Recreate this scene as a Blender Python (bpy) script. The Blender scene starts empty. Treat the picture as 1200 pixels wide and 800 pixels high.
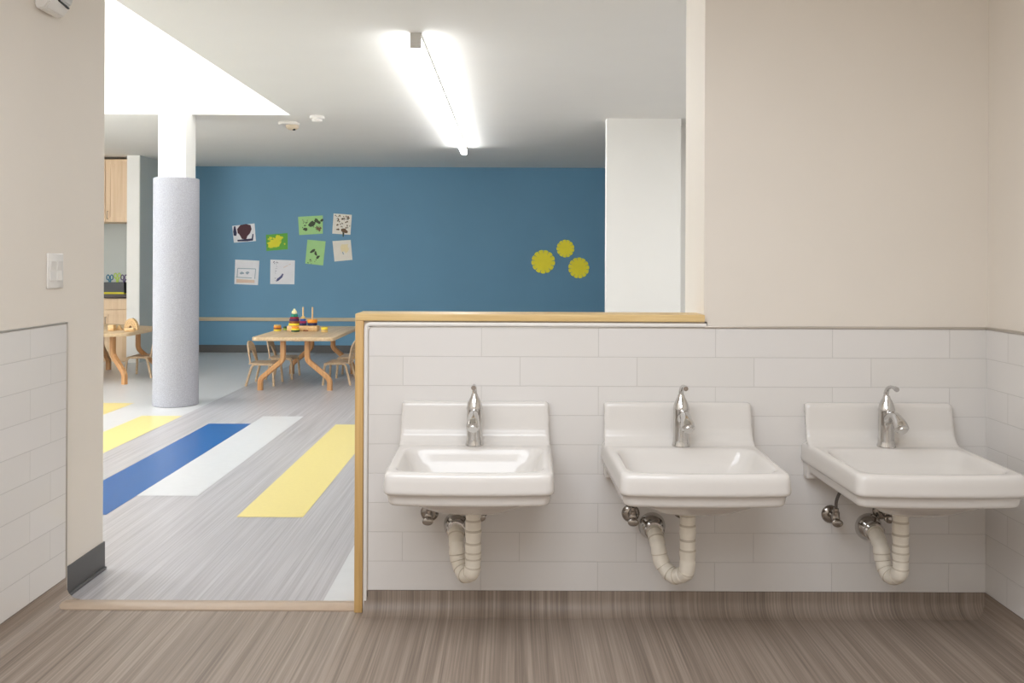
import bpy, bmesh, math, random
from mathutils import Vector, Matrix
random.seed(7)
S = bpy.context.scene
COL = S.collection
PI = math.pi

# ------------------------------------------------------------------ materials
def lin(c):
    return tuple(((v/255)/12.92 if v/255 <= .04045 else ((v/255+.055)/1.055)**2.4) for v in c) + (1,)

def mat(name, rgb, rough=.5, metal=0, spec=.5, var=.04, scale=12, bump=0, bscale=200, coat=0, emit=None, es=1):
    m = bpy.data.materials.new(name); m.use_nodes = True
    nt = m.node_tree; N = nt.nodes; L = nt.links
    p = N['Principled BSDF']
    c = lin(rgb)
    p.inputs['Roughness'].default_value = rough
    p.inputs['Metallic'].default_value = metal
    p.inputs['Specular IOR Level'].default_value = spec
    p.inputs['Coat Weight'].default_value = coat
    tc = N.new('ShaderNodeTexCoord')
    if var:
        n = N.new('ShaderNodeTexNoise'); n.inputs['Scale'].default_value = scale; n.inputs['Detail'].default_value = 4
        L.new(tc.outputs['Object'], n.inputs['Vector'])
        r = N.new('ShaderNodeMapRange'); r.inputs[1].default_value = .3; r.inputs[2].default_value = .7
        r.inputs[3].default_value = 1-var; r.inputs[4].default_value = 1+var
        L.new(n.outputs['Fac'], r.inputs[0])
        mx = N.new('ShaderNodeVectorMath'); mx.operation = 'SCALE'; mx.inputs[0].default_value = c[:3]
        L.new(r.outputs[0], mx.inputs['Scale']); L.new(mx.outputs[0], p.inputs['Base Color'])
    else:
        p.inputs['Base Color'].default_value = c
    if bump:
        n2 = N.new('ShaderNodeTexNoise'); n2.inputs['Scale'].default_value = bscale; n2.inputs['Detail'].default_value = 3
        L.new(tc.outputs['Object'], n2.inputs['Vector'])
        b = N.new('ShaderNodeBump'); b.inputs['Strength'].default_value = bump; b.inputs['Distance'].default_value = .002
        L.new(n2.outputs['Fac'], b.inputs['Height']); L.new(b.outputs[0], p.inputs['Normal'])
    if emit:
        p.inputs['Emission Color'].default_value = emit + (1,)
        p.inputs['Emission Strength'].default_value = es
    return m

def mat_wood(name, a, b, rough=.4, axis=1, fine=70):
    m = mat(name, a, rough, var=0); nt = m.node_tree; N = nt.nodes; L = nt.links; p = N['Principled BSDF']
    tc = N['Texture Coordinate']; mp = N.new('ShaderNodeMapping')
    sc = [fine, fine, fine]; sc[axis] = fine/25
    mp.inputs['Scale'].default_value = sc
    n = N.new('ShaderNodeTexNoise'); n.inputs['Scale'].default_value = 1; n.inputs['Detail'].default_value = 5
    n.inputs['Distortion'].default_value = .6
    cr = N.new('ShaderNodeValToRGB')
    cr.color_ramp.elements[0].position = .3; cr.color_ramp.elements[0].color = lin(b)
    cr.color_ramp.elements[1].position = .65; cr.color_ramp.elements[1].color = lin(a)
    L.new(tc.outputs['Object'], mp.inputs[0]); L.new(mp.outputs[0], n.inputs['Vector'])
    L.new(n.outputs['Fac'], cr.inputs[0]); L.new(cr.outputs[0], p.inputs['Base Color'])
    return m

def mat_lino(name, dark, mid, light, rough):
    """streaky striated linoleum, streaks run along V of the UV map"""
    m = mat(name, mid, rough, var=0); nt = m.node_tree; N = nt.nodes; L = nt.links; p = N['Principled BSDF']
    uv = N.new('ShaderNodeUVMap')
    def layer(su, sv, det):
        mp = N.new('ShaderNodeMapping'); mp.inputs['Scale'].default_value = (su, sv, 1)
        n = N.new('ShaderNodeTexNoise'); n.inputs['Scale'].default_value = 1; n.inputs['Detail'].default_value = det
        n.inputs['Roughness'].default_value = .6
        L.new(uv.outputs[0], mp.inputs[0]); L.new(mp.outputs[0], n.inputs['Vector']); return n.outputs['Fac']
    a = layer(150, 1.3, 3); b = layer(38, .5, 2)
    mx = N.new('ShaderNodeMix'); mx.inputs['Factor'].default_value = .4
    L.new(a, mx.inputs[2]); L.new(b, mx.inputs[3])
    cr = N.new('ShaderNodeValToRGB'); e = cr.color_ramp.elements
    e[0].position = .32; e[0].color = lin(dark); e[1].position = .68; e[1].color = lin(light)
    k = e.new(.5); k.color = lin(mid)
    L.new(mx.outputs[0], cr.inputs[0]); L.new(cr.outputs[0], p.inputs['Base Color'])
    return m

def mat_tile(name, axis, ox, oz):
    """glossy white 4x16 tile in staggered courses; axis = wall's horizontal axis"""
    m = mat(name, (226, 220, 214), .16, var=0); nt = m.node_tree; N = nt.nodes; L = nt.links; p = N['Principled BSDF']
    tc = N['Texture Coordinate']; sx = N.new('ShaderNodeSeparateXYZ'); cb = N.new('ShaderNodeCombineXYZ')
    L.new(tc.outputs['Object'], sx.inputs[0])
    for k, (o, off) in enumerate(((sx.outputs[axis], ox), (sx.outputs[2], oz))):
        ad = N.new('ShaderNodeMath'); ad.operation = 'ADD'; ad.inputs[1].default_value = off
        L.new(o, ad.inputs[0]); L.new(ad.outputs[0], cb.inputs[k])
    br = N.new('ShaderNodeTexBrick')
    br.offset = .33; br.offset_frequency = 2; br.squash = 1; br.squash_frequency = 2
    br.inputs['Scale'].default_value = 1
    br.inputs['Color1'].default_value = lin((221, 217, 213)); br.inputs['Color2'].default_value = lin((218, 214, 209))
    br.inputs['Mortar'].default_value = lin((200, 196, 191))
    br.inputs['Mortar Size'].default_value = .0011; br.inputs['Mortar Smooth'].default_value = .4
    br.inputs['Brick Width'].default_value = .412; br.inputs['Row Height'].default_value = .103
    L.new(cb.outputs[0], br.inputs['Vector']); L.new(br.outputs['Color'], p.inputs['Base Color'])
    b = N.new('ShaderNodeBump'); b.invert = True; b.inputs['Strength'].default_value = .6; b.inputs['Distance'].default_value = .0015
    L.new(br.outputs['Fac'], b.inputs['Height']); L.new(b.outputs[0], p.inputs['Normal'])
    return m

M = {}
M['paint'] = mat('cream_paint', (224, 216, 205), .6, var=.012, scale=3, bump=.05, bscale=300)
M['white'] = mat('white_paint', (233, 231, 226), .6, var=.01, scale=3)
M['ceil'] = mat('ceiling_paint', (234, 232, 227), .7, var=.008, scale=3)
M['blue'] = mat('blue_paint', (101, 148, 177), .55, var=.02, scale=2)
M['grey'] = mat('grey_paint', (200, 204, 200), .6, var=.01, scale=3)
M['tile_back'] = mat_tile('wall_tile_b', 0, -.306-.136+.412*4, -.077)
M['tile_side'] = mat_tile('wall_tile_s', 1, .1, -.077)
M['lino_w'] = mat_lino('dimmed_linoleum', (110, 97, 86), (142, 127, 114), (168, 153, 139), .5)  # classroom linoleum copied darker and browner, dim warm washroom light put into the colour
M['lino_c'] = mat_lino('classroom_linoleum', (148, 144, 144), (172, 168, 169), (191, 188, 189), .3)
M['f_white'] = mat('floor_white', (201, 201, 201), .3, var=.02, scale=20)
M['f_blue'] = mat('floor_blue', (36, 88, 147), .3, var=.03, scale=40)
M['f_yellow'] = mat('floor_yellow', (222, 205, 134), .3, var=.02, scale=40)
M['rubber'] = mat('rubber_base', (84, 83, 82), .45, var=.03)
M['oak'] = mat_wood('oak_trim', (228, 198, 142), (208, 174, 116), .4, 0, 60)
M['oak_v'] = mat_wood('oak_trim_upright', (214, 176, 116), (192, 152, 92), .4, 2, 60)
M['rail'] = mat_wood('pale_rail', (205, 190, 160), (188, 170, 138), .5, 0, 60)
M['maple'] = mat_wood('maple', (216, 190, 154), (196, 166, 126), .4, 1, 40)
M['legwood'] = mat_wood('laminated_leg', (205, 156, 106), (180, 128, 80), .4, 2, 60)
M['ply'] = mat_wood('chair_ply', (204, 178, 146), (180, 152, 118), .45, 1, 60)
M['cab'] = mat_wood('cabinet_maple', (226, 198, 164), (212, 180, 142), .45, 2, 30)
M['toywood'] = mat_wood('toy_wood', (224, 190, 140), (202, 160, 108), .5, 1, 80)
M['porcelain'] = mat('porcelain', (216, 211, 205), .13, var=.006, scale=5)
M['chrome'] = mat('chrome', (205, 203, 200), .1, metal=1, var=.02)
M['dullchrome'] = mat('dull_chrome', (165, 158, 150), .2, metal=1, var=.06)
M['braid'] = mat('braided_steel', (110, 106, 102), .35, metal=.8, var=.2, scale=300)
M['wrap'] = mat('pipe_wrap', (238, 231, 217), .5, var=.05, scale=30)
M['seam'] = mat('wrap_seam', (206, 196, 178), .6, var=.08)
M['strip'] = mat('threshold', (178, 158, 138), .4, var=.03, scale=30)
M['metal_edge'] = mat('edge_trim', (196, 188, 178), .3, metal=.6, var=.02)
M['felt'] = mat('felt_wrap', (168, 168, 174), .95, var=.16, scale=140, bump=.8, bscale=220, spec=.1)
M['plastic'] = mat('white_plastic', (228, 224, 218), .35, var=.01)
M['beigeplastic'] = mat('beige_plastic', (212, 196, 170), .4, var=.02)
M['dark'] = mat('dark_plastic', (34, 32, 32), .4, var=.05)
M['lens'] = mat('clear_lens', (205, 204, 202), .08, var=.05, scale=80)
M['lampbody'] = mat('lamp_housing', (206, 203, 197), .5, var=.01)
M['lamp'] = mat('lamp_diffuser', (255, 255, 255), .5, var=0, emit=(.97, .985, 1), es=22)
M['sky'] = mat('skylight_glazing', (255, 255, 255), .5, var=0, emit=(.94, .97, 1.0), es=2.2)
M['fill_day'] = mat('added_window_glow', (255, 255, 255), .5, var=0, emit=(.93, .97, 1.0), es=13)  # glow of the added window on the left classroom wall
M['counter'] = mat('dark_counter', (64, 50, 46), .3, var=.08)
def cm(name, rgb, r=.4): M[name] = mat(name, rgb, r, var=.03)
for n_, c_ in dict(t_yellow=(240, 216, 60), t_red=(150, 30, 60), t_purple=(74, 40, 86), t_green=(28, 128, 104), t_cream=(240, 232, 180),
                   t_navy=(34, 36, 78), t_magenta=(150, 30, 84), t_blue=(44, 84, 160), t_tan=(208, 176, 110), t_orange=(232, 148, 44),
                   t_brown=(140, 78, 40), t_dgreen=(60, 84, 50), t_lime=(166, 196, 70), paper=(236, 234, 236), paper_cream=(238, 230, 216),
                   paper_green=(168, 212, 140), paper_grass=(98, 172, 60), ink_maroon=(72, 26, 38), ink_navy=(34, 34, 72), ink_leaf=(52, 66, 38),
                   ink_brown=(112, 84, 56), ink_yellow=(226, 220, 40), ink_grey=(150, 166, 176), ink_blue=(78, 84, 128), ink_pale=(238, 222, 176), ink_peach=(226, 198, 176),
                   petal=(252, 238, 60), s_blue=(44, 112, 140), s_lime=(178, 206, 84), s_purple=(92, 74, 120), tray=(214, 200, 40)).items():
    cm(n_, c_, .6)

# ------------------------------------------------------------------ mesh helpers
def B(): return bmesh.new()

def box(bm, x0, x1, y0, y1, z0, z1, bev=0, seg=2, mi=0):
    v = [bm.verts.new(p) for p in ((x0,y0,z0),(x1,y0,z0),(x1,y1,z0),(x0,y1,z0),(x0,y0,z1),(x1,y0,z1),(x1,y1,z1),(x0,y1,z1))]
    fs = [bm.faces.new([v[i] for i in q]) for q in ((3,2,1,0),(4,5,6,7),(0,1,5,4),(1,2,6,5),(2,3,7,6),(3,0,4,7))]
    for f in fs: f.material_index = mi
    if bev:
        es = set(e for f in fs for e in f.edges)
        r = bmesh.ops.bevel(bm, geom=list(es), offset=bev, segments=seg, affect='EDGES', profile=.5)
        for f in r['faces']: f.material_index = mi
    return bm

def rings(bm, loops, closed=True, cap0=True, cap1=True, mi=0):
    vs = [[bm.verts.new(p) for p in lp] for lp in loops]
    n = len(vs[0])
    for a, b in zip(vs, vs[1:]):
        for i in range(n if closed else n-1):
            j = (i+1) % n
            f = bm.faces.new((a[i], a[j], b[j], b[i])); f.material_index = mi
    if cap0: bm.faces.new(vs[0][::-1]).material_index = mi
    if cap1: bm.faces.new(vs[-1]).material_index = mi
    return bm

def smooth_path(pts, n=6):
    P = [Vector(p) for p in pts]; out = []
    Q = [2*P[0]-P[1]] + P + [2*P[-1]-P[-2]]
    for i in range(1, len(Q)-2):
        a, b, c, d = Q[i-1:i+3]
        for k in range(n):
            t = k/n
            out.append(.5*((2*b)+(c-a)*t+(2*a-5*b+4*c-d)*t*t+(3*b-a-3*c+d)*t**3))
    out.append(P[-1]); return out

def fillet(pts, r, n=6):
    P = [Vector(p) for p in pts]; out = [P[0]]
    for a, b, c in zip(P, P[1:], P[2:]):
        u = (a-b); w = (c-b); d = min(r, u.length*.49, w.length*.49)
        p0 = b+u.normalized()*d; p2 = b+w.normalized()*d
        for k in range(n+1):
            t = k/n; out.append(p0*(1-t)**2 + b*2*t*(1-t) + p2*t*t)
    out.append(P[-1]); return out

def tube(bm, pts, r, n=14, mi=0, caps=True):
    P = [Vector(p) for p in pts]
    R = r if isinstance(r, (list, tuple)) else [r]*len(P)
    loops = []; up = None
    for i, p in enumerate(P):
        t = (P[min(i+1, len(P)-1)]-P[max(i-1, 0)]).normalized()
        if up is None:
            up = Vector((0,0,1)) if abs(t.z) < .9 else Vector((0,1,0))
        s = t.cross(up)
        if s.length < 1e-5: s = t.cross(Vector((1,0,0)))
        s.normalize(); up = s.cross(t).normalized()
        loops.append([p + (s*math.cos(2*PI*k/n)+up*math.sin(2*PI*k/n))*R[i] for k in range(n)])
    return rings(bm, loops, True, caps, caps, mi)

def strip(bm, pts, normal, wn, wp, mi=0):
    """rectangular section swept along a planar path"""
    P = [Vector(p) for p in pts]; nv = Vector(normal).normalized(); loops = []
    for i, p in enumerate(P):
        t = (P[min(i+1, len(P)-1)]-P[max(i-1, 0)]).normalized(); s = t.cross(nv).normalized()
        c = min(wn, wp)*.18; lp = []
        for a, b in ((1,1),(-1,1),(-1,-1),(1,-1)):
            e1 = p + nv*a*(wn/2-c) + s*b*wp/2; e2 = p + nv*a*wn/2 + s*b*(wp/2-c)
            lp += [e2, e1] if a*b > 0 else [e1, e2]
        loops.append(lp)
    return rings(bm, loops, True, True, True, mi)

def lathe(bm, prof, c=(0,0,0), axis=(0,0,1), n=28, mi=0):
    """prof: (r, h) pairs along axis"""
    ax = Vector(axis).normalized(); u = ax.orthogonal().normalized(); w = ax.cross(u); c = Vector(c)
    loops = [[c + ax*h + (u*math.cos(2*PI*k/n)+w*math.sin(2*PI*k/n))*max(r, 1e-4) for k in range(n)] for r, h in prof]
    return rings(bm, loops, True, True, True, mi)

def ring(bm, c, ri, ro, h, n=28, mi=0):
    """flat ring with a bore, rounded rim"""
    b = min(h*.3, .006)
    prof = [(ri,0),(ro-b,0),(ro-b*.3,b*.3),(ro,b),(ro,h-b),(ro-b*.3,h-b*.3),(ro-b,h),(ri,h)]
    c = Vector(c)
    loops = [[c+Vector((r*math.cos(2*PI*k/n), r*math.sin(2*PI*k/n), z)) for k in range(n)] for r, z in prof]
    loops.append(loops[0])
    return rings(bm, loops, True, False, False, mi)

def prism(bm, poly, y0, y1, plane='xz', mi=0):
    f3 = {'xz': lambda a, b, d: (a, d, b), 'xy': lambda a, b, d: (a, b, d), 'yz': lambda a, b, d: (d, a, b)}[plane]
    v0 = [bm.verts.new(f3(a, b, y0)) for a, b in poly]; v1 = [bm.verts.new(f3(a, b, y1)) for a, b in poly]
    n = len(poly)
    bm.faces.new(v0).material_index = mi; bm.faces.new(v1[::-1]).material_index = mi
    for i in range(n):
        bm.faces.new((v0[i], v1[i], v1[(i+1)%n], v0[(i+1)%n])).material_index = mi
    return bm

def obj(name, bm, m, parent=None, smooth=None, loc=None, uvf=None):
    bmesh.ops.remove_doubles(bm, verts=bm.verts, dist=1e-6)
    bmesh.ops.recalc_face_normals(bm, faces=bm.faces)
    if uvf:
        L = bm.loops.layers.uv.new('UVMap')
        for f in bm.faces:
            for l in f.loops: l[L].uv = uvf(l.vert.co)
    me = bpy.data.meshes.new(name); bm.to_mesh(me); bm.free()
    for k in (m if isinstance(m, (list, tuple)) else [m]): me.materials.append(M[k])
    if smooth:
        for p in me.polygons: p.use_smooth = True
        me.set_sharp_from_angle(angle=math.radians(smooth))
    o = bpy.data.objects.new(name, me); COL.objects.link(o)
    if parent: o.parent = parent
    if loc: o.location = loc
    return o

def thing(name, label, cat, loc=(0,0,0), rz=0, group=None):
    o = bpy.data.objects.new(name, None); COL.objects.link(o)
    o.empty_display_size = .05
    o.location = loc; o.rotation_euler = (0,0,rz); o['label'] = label; o['category'] = cat
    if group: o['group'] = group
    return o

def tag(o, label, cat, group=None):
    o['label'] = label; o['category'] = cat
    if group: o['group'] = group
    return o

def struct(name, bm, m, label, cat, smooth=None, uvf=None):
    o = obj(name, bm, m, None, smooth, None, uvf); o['kind'] = 'structure'
    o['label'] = label; o['category'] = cat
    return o

def dup(root, loc, rz, label):
    r = root.copy(); COL.objects.link(r); r.location = loc; r.rotation_euler = (0,0,rz); r['label'] = label
    for ch in list(root.children):
        c = ch.copy(); COL.objects.link(c); c.parent = r
        for g in list(ch.children):
            d = g.copy(); COL.objects.link(d); d.parent = c
    return r

# ------------------------------------------------------------------ camera
H = 1.24; F = 1065.0; VX, VY = 600.0, 305.0
cam = bpy.data.cameras.new('camera'); co = bpy.data.objects.new('camera', cam); COL.objects.link(co)
co.location = (0, 0, H); ROLL = -.0042; co.rotation_euler = (PI/2, ROLL, 0)
cam.sensor_width = 36; cam.lens = F/1200*36; cam.shift_y = -(400-VY)/1200; cam.clip_start = .05
S.camera = co
def PX(x, Y): return (x-VX)*Y/F          # a photo column at depth Y -> X
def PZ(y, Y): return H-(y-VY)*Y/F        # a photo row at depth Y -> Z

CZ = H+1.235                             # ceiling height
WY = 3.2                                 # face of the sink wall
XL, XR = -1.62, 1.671                    # washroom side walls

# ------------------------------------------------------------------ washroom shell
b = B(); box(b, XL-.15, XL-.010, -1.5, 3.63, 0, CZ)
struct('wall_left', b, 'paint', 'cream painted washroom wall on the left, ending at the doorway', 'wall')
b = B(); box(b, XL-.012, XL, -1.5, 3.31, .077, 1.004, .003)
struct('wall_tile_left', b, 'tile_side', 'white tile wainscot on the left washroom wall', 'wall tile')
b = B(); box(b, XR+.010, XR+.15, -1.5, WY+.36, 0, CZ)
struct('wall_right', b, 'paint', 'cream painted washroom wall at the far right edge', 'wall')
b = B(); box(b, XR, XR+.012, -1.5, WY+.006, .077, 1.004, .002)
struct('wall_tile_right', b, 'tile_side', 'white tile wainscot on the right washroom wall', 'wall tile')
b = B(); box(b, .679, XR+.02, WY+.010, WY+.36, 0, CZ)
struct('wall_back', b, 'paint', 'cream full-height wall above and behind the sinks at right', 'wall')
b = B(); box(b, -.522, .690, WY+.010, WY+.14, 0, 1.026)
struct('wall_half', b, 'paint', 'half-height partition behind the left sinks, under the oak cap', 'wall')
b = B(); box(b, -.516, XR+.002, WY, WY+.012, .077, 1.004, .002)
struct('wall_tile_back', b, 'tile_back', 'white staggered tile behind the three sinks', 'wall tile')
b = B(); box(b, XL-.15, XR+.15, -1.62, -1.5, 0, CZ)
struct('wall_near', b, 'paint', 'cream washroom wall behind the viewpoint', 'wall')
b = B(); box(b, XL-.15, XR+.15, -1.62, WY+.01, CZ, CZ+.1)
struct('ceiling_washroom', b, 'ceil', 'white washroom ceiling above the frame', 'ceiling')

# trims of the tile and of the opening
def trimrun(name, x0, x1, y0, y1, z0, z1, m, label, bev=.002):
    b = B(); box(b, x0, x1, y0, y1, z0, z1, bev); return struct(name, b, m, label, 'trim', 40)
b = B(); c_ = .018
loopa = fillet([(-.519,0,.012),(-.519,0,1.023),(.679,0,1.023)], c_, 6)
strip(b, [(p.x+.006*(1 if i < 1 else 1), WY+.003, p.z-.009) for i, p in enumerate(loopa)], (0,1,0), .012, .014)
struct('trim_1', b, 'plastic', 'white bullnose edge round the tiled half wall', 'trim', 50)
b = B(); strip(b, [(p.x+.015, WY+.001, p.z-.019) for p in loopa], (0,1,0), .006, .003)
struct('trim_2', b, 'metal_edge', 'thin metal line inside the half wall tile edge', 'trim', 50)
trimrun('trim_3', .679, XR, WY-.004, WY+.012, 1.004, 1.012, 'metal_edge', 'thin metal strip topping the tile on the right of the sink wall', .001)
trimrun('trim_4', XR-.004, XR+.012, -1.5, WY, 1.004, 1.012, 'metal_edge', 'thin metal strip topping the right wall tile', .001)
trimrun('trim_5', XL-.012, XL+.003, -1.5, 3.314, 1.004, 1.009, 'metal_edge', 'thin metal strip topping the left wall tile', .001)
trimrun('trim_6', XL-.012, XL+.003, 3.31, 3.315, .0, 1.009, 'metal_edge', 'upright metal strip ending the left wall tile', .001)
trimrun('trim_7', -.55, .679, WY-.008, WY+.148, 1.026, 1.051, 'oak', 'oak cap along the top of the half wall', .003)
trimrun('trim_8', -.55, -.521, WY-.008, WY+.148, 0, 1.0265, 'oak_v', 'upright oak jamb at the end of the half wall', .003)
# threshold
b = B()
prof = [(0,0),(0,.004),(.012,.011),(.04,.014),(.07,.011),(.09,.003),(.09,0)]
rings(b, [[(x, WY+.006+y, z) for y, z in prof] for x in (XL-.0+.01, -.545)], True)
struct('trim_9', b, 'strip', 'beige threshold strip across the doorway floor', 'threshold', 40)

# washroom floor and its coved skirting
b = B(); box(b, XL-.01, XR+.012, -1.5, WY+.05, -.05, 0)
struct('floor_washroom', b, 'lino_w', 'streaked linoleum floor of the washroom, dim warm light put into its colour', 'floor', None, lambda c: (c.x, c.y))
RC = .05
def cove_prof():
    p = [(0, .077)] + [(RC-RC*math.cos(a), RC-RC*math.sin(a)) for a in [i*PI/2/10 for i in range(11)]]
    return p        # (distance from wall, z)
cp = cove_prof(); arc = [0]
for a_, b_ in zip(cp, cp[1:]): arc.append(arc[-1]+math.dist(a_, b_))
def cove(name, P0, P1, outward, label, uv_side):
    b = B(); P0 = Vector(P0); P1 = Vector(P1); o = Vector(outward)
    fr = [(d+.002, z+.0005) for d, z in cp]
    sec = fr + [(RC+.002, -.02), (-.002, -.02), (-.002, .077)]
    loops = [[P + o*d + Vector((0,0,z)) for d, z in sec] for P in (P0, P1)]
    rings(b, loops, True)
    def uvf(c):
        d = abs((c-P0).dot(o))
        if uv_side == 'x': return (c.x, c.y + c.z)
        return (c.x + (c.z if o.x < 0 else -c.z), c.y)
    struct(name, b, 'lino_w', label, 'baseboard', 40, uvf)
cove('baseboard_back', (-.516, WY, 0), (XR, WY, 0), (0,-1,0), 'linoleum tinted for dim light, coved up the wall under the sinks', 'x')
cove('baseboard_right', (XR, -1.5, 0), (XR, WY, 0), (-1,0,0), 'linoleum tinted for dim light, coved up the right wall', 'y')
cove('baseboard_left', (XL, -1.5, 0), (XL, 3.311, 0), (1,0,0), 'linoleum tinted for dim light, coved up the left wall', 'y')
b = B(); box(b, XL-.010, XL-.003, 3.316, 3.634, 0, .11, .002); box(b, XL-.006, XL+.006, 3.316, 3.634, 0, .012, .004)
box(b, XL-.15, XL-.003, 3.630, 3.637, 0, .11, .002)
struct('baseboard_doorway', b, 'rubber', 'charcoal rubber baseboard on the left wall by the doorway', 'baseboard', 40)

# ------------------------------------------------------------------ classroom shell
X0, X1, YB = -7.0, 6.0, 12.1
b = B(); box(b, X0, X1, WY+.05, YB+.1, -.05, 0)
def patch(x0, x1, y0, y1, z, mi):
    v = [b.verts.new(p) for p in ((x0,y0,z),(x1,y0,z),(x1,y1,z),(x0,y1,z))]; b.faces.new(v).material_index = mi
patch(X0, -2.6, WY+.05, YB, .0006, 1)
patch(-2.92, -2.6, 4.0, 7.18, .0011, 3)
patch(-3.56, -3.24, 4.4, 7.81, .0011, 3)
patch(-2.28, -1.96, 4.40, 6.85, .0011, 2)
patch(-1.96, -1.64, 4.757, 7.18, .0011, 1)
patch(-1.32, -1.0, 4.37, 6.835, .0011, 3)
patch(-.68, -.36, WY+.09, 5.3, .0011, 1)
for f in b.faces: f.normal_update()
struct('floor_classroom', b, ['lino_c', 'f_white', 'f_blue', 'f_yellow'], 'pale grey linoleum classroom floor with blue, white and yellow inlaid bars', 'floor', None, lambda c: (c.x, c.y))

SX0, SX1, SY0, SY1 = -5.3, -1.9, 3.75, 7.77      # skylight opening
b = B()
box(b, X0, SX0, WY+.01, YB, CZ, CZ+.1); box(b, SX1, X1, WY+.01, YB, CZ, CZ+.1)
box(b, SX0, SX1, WY+.01, SY0, CZ, CZ+.1); box(b, SX0, SX1, SY1, YB, CZ, CZ+.1)
struct('ceiling_classroom', b, 'ceil', 'white classroom ceiling with a skylight opening', 'ceiling')
b = B(); t = .05; top = CZ+1.0
box(b, SX0-t, SX0, SY0-t, SY1+t, CZ+.1, top); box(b, SX1, SX1+t, SY0-t, SY1+t, CZ+.1, top)
box(b, SX0, SX1, SY0-t, SY0, CZ+.1, top); box(b, SX0, SX1, SY1, SY1+t, CZ+.1, top)
struct('skylight_well', b, 'white', 'bright white shaft of the skylight above the column', 'skylight')
b = B(); box(b, SX0-t, SX1+t, SY0-t, SY1+t, top, top+.03)
struct('window_1', b, 'sky', 'daylit diffusing glazing at the top of the skylight', 'window')

b = B(); box(b, -4.62, X1, YB, YB+.12, 0, CZ+.05)
struct('wall_far', b, 'blue', 'blue painted far wall of the classroom', 'wall')
b = B(); box(b, -4.45, .9, YB-.012, YB, 0, .1, .003)
struct('baseboard_far', b, 'rubber', 'charcoal rubber baseboard along the blue wall', 'baseboard')
b = B(); box(b, -4.45, 6, YB-.022, YB, PZ(377.2, YB), PZ(373, YB), .004)
struct('trim_10', b, 'rail', 'pale wooden chair rail along the blue wall', 'trim')
b = B(); box(b, -4.60, -4.451, 10.85, YB, 0, CZ)
struct('wall_pier', b, 'white', 'white wall end between the kitchenette and the blue wall', 'wall')
b = B(); box(b, -4.452, -4.445, 10.86, YB, 0, CZ)
struct('wall_far_left', b, 'grey', 'grey side wall beside the blue wall, left of the column', 'wall')
b = B(); box(b, X0, -4.60, 11.5, 11.62, 0, CZ)
struct('wall_kitchenette', b, 'grey', 'grey wall behind the kitchenette counter', 'wall')
b = B(); box(b, X0-.12, X0, WY, 11.6, 0, CZ)
struct('wall_outer_left', b, 'white', 'white classroom wall left of the frame', 'wall')
b = B(); box(b, X0, X0+.012, 4.2, 7.3, .85, 2.3)  # unseen window added so daylight reaches the blue far wall
w2 = struct('added_window', b, 'fill_day', 'added glowing window band out of view in the left classroom wall', 'window')
b = B()
for q in ((4.14,7.3,.80,.86),(4.14,7.3,2.29,2.35)): box(b, X0, X0+.05, *q)
for y in (4.14, 5.69, 7.24): box(b, X0, X0+.05, y, y+.06, .86, 2.29)
obj('added_window_frame', b, 'white', w2)  # frame of the added window
b = B(); box(b, X1, X1+.12, WY, YB, 0, CZ)
struct('wall_outer_right', b, 'white', 'white classroom wall right of the frame', 'wall')
b = B(); box(b, X0, XL-.15, WY-.1, WY+.02, 0, CZ); box(b, XR+.15, X1, WY+.05, WY+.36, 0, CZ)
struct('wall_classroom_near', b, 'white', 'white classroom wall on the washroom side', 'wall')
b = B()
poly = [(.818,7.88),(1.462,7.88),(1.462,8.3),(X1,8.3),(X1,8.42),(1.34,8.42),(1.34,8.0),(.818,8.0)]
prism(b, poly, 0, CZ, 'xy')
struct('wall_partition', b, 'white', 'white partition wall in front of the blue wall at right', 'wall')

# column
CX, CYc = PX(206.5, 7.75), 7.75
b = B(); box(b, PX(184.6, 7.62), PX(217.2, 7.62), 7.62, 7.86, 0, CZ, .004)
o = struct('column', b, 'white', 'square white column rising out of the grey felt wrap into the skylight', 'column')
b = B(); r = .186; zt = PZ(209, 7.6)
lathe(b, [(r-.006,0),(r,.006),(r,zt-.006),(r-.006,zt),(r-.02,zt)], (CX, CYc, 0), n=64)
o2 = obj('felt_wrap', b, 'felt', o, 40)
o2['label'] = 'round grey felt wrap on the lower column'

# ------------------------------------------------------------------ ceiling light and devices
LX0 = .5*(PX(479.4,4.94)+PX(492.4,4.94)); LY0, LY1 = 4.94, 9.95
t_ = thing('linear_ceiling_light', 'long glowing strip light on the classroom ceiling', 'ceiling light', (LX0, LY0, CZ))
b = B(); box(b, -.029, .029, .012, LY1-LY0-.004, -.022, 0, .002); obj('housing', b, 'lampbody', t_)
b = B(); box(b, -.0275, .0275, .014, LY1-LY0-.006, -.080, -.022, .004); o = obj('diffuser', b, 'lamp', t_); o['label'] = 'glowing white diffuser'
b = B(); box(b, -.0305, .0305, 0, .013, -.083, 0, .002); obj('end_cap', b, 'lampbody', t_)
b = B(); box(b, -.0305, .0305, LY1-LY0-.006, LY1-LY0+.003, -.083, 0, .002); obj('end_cap', b, 'lampbody', t_)

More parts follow.
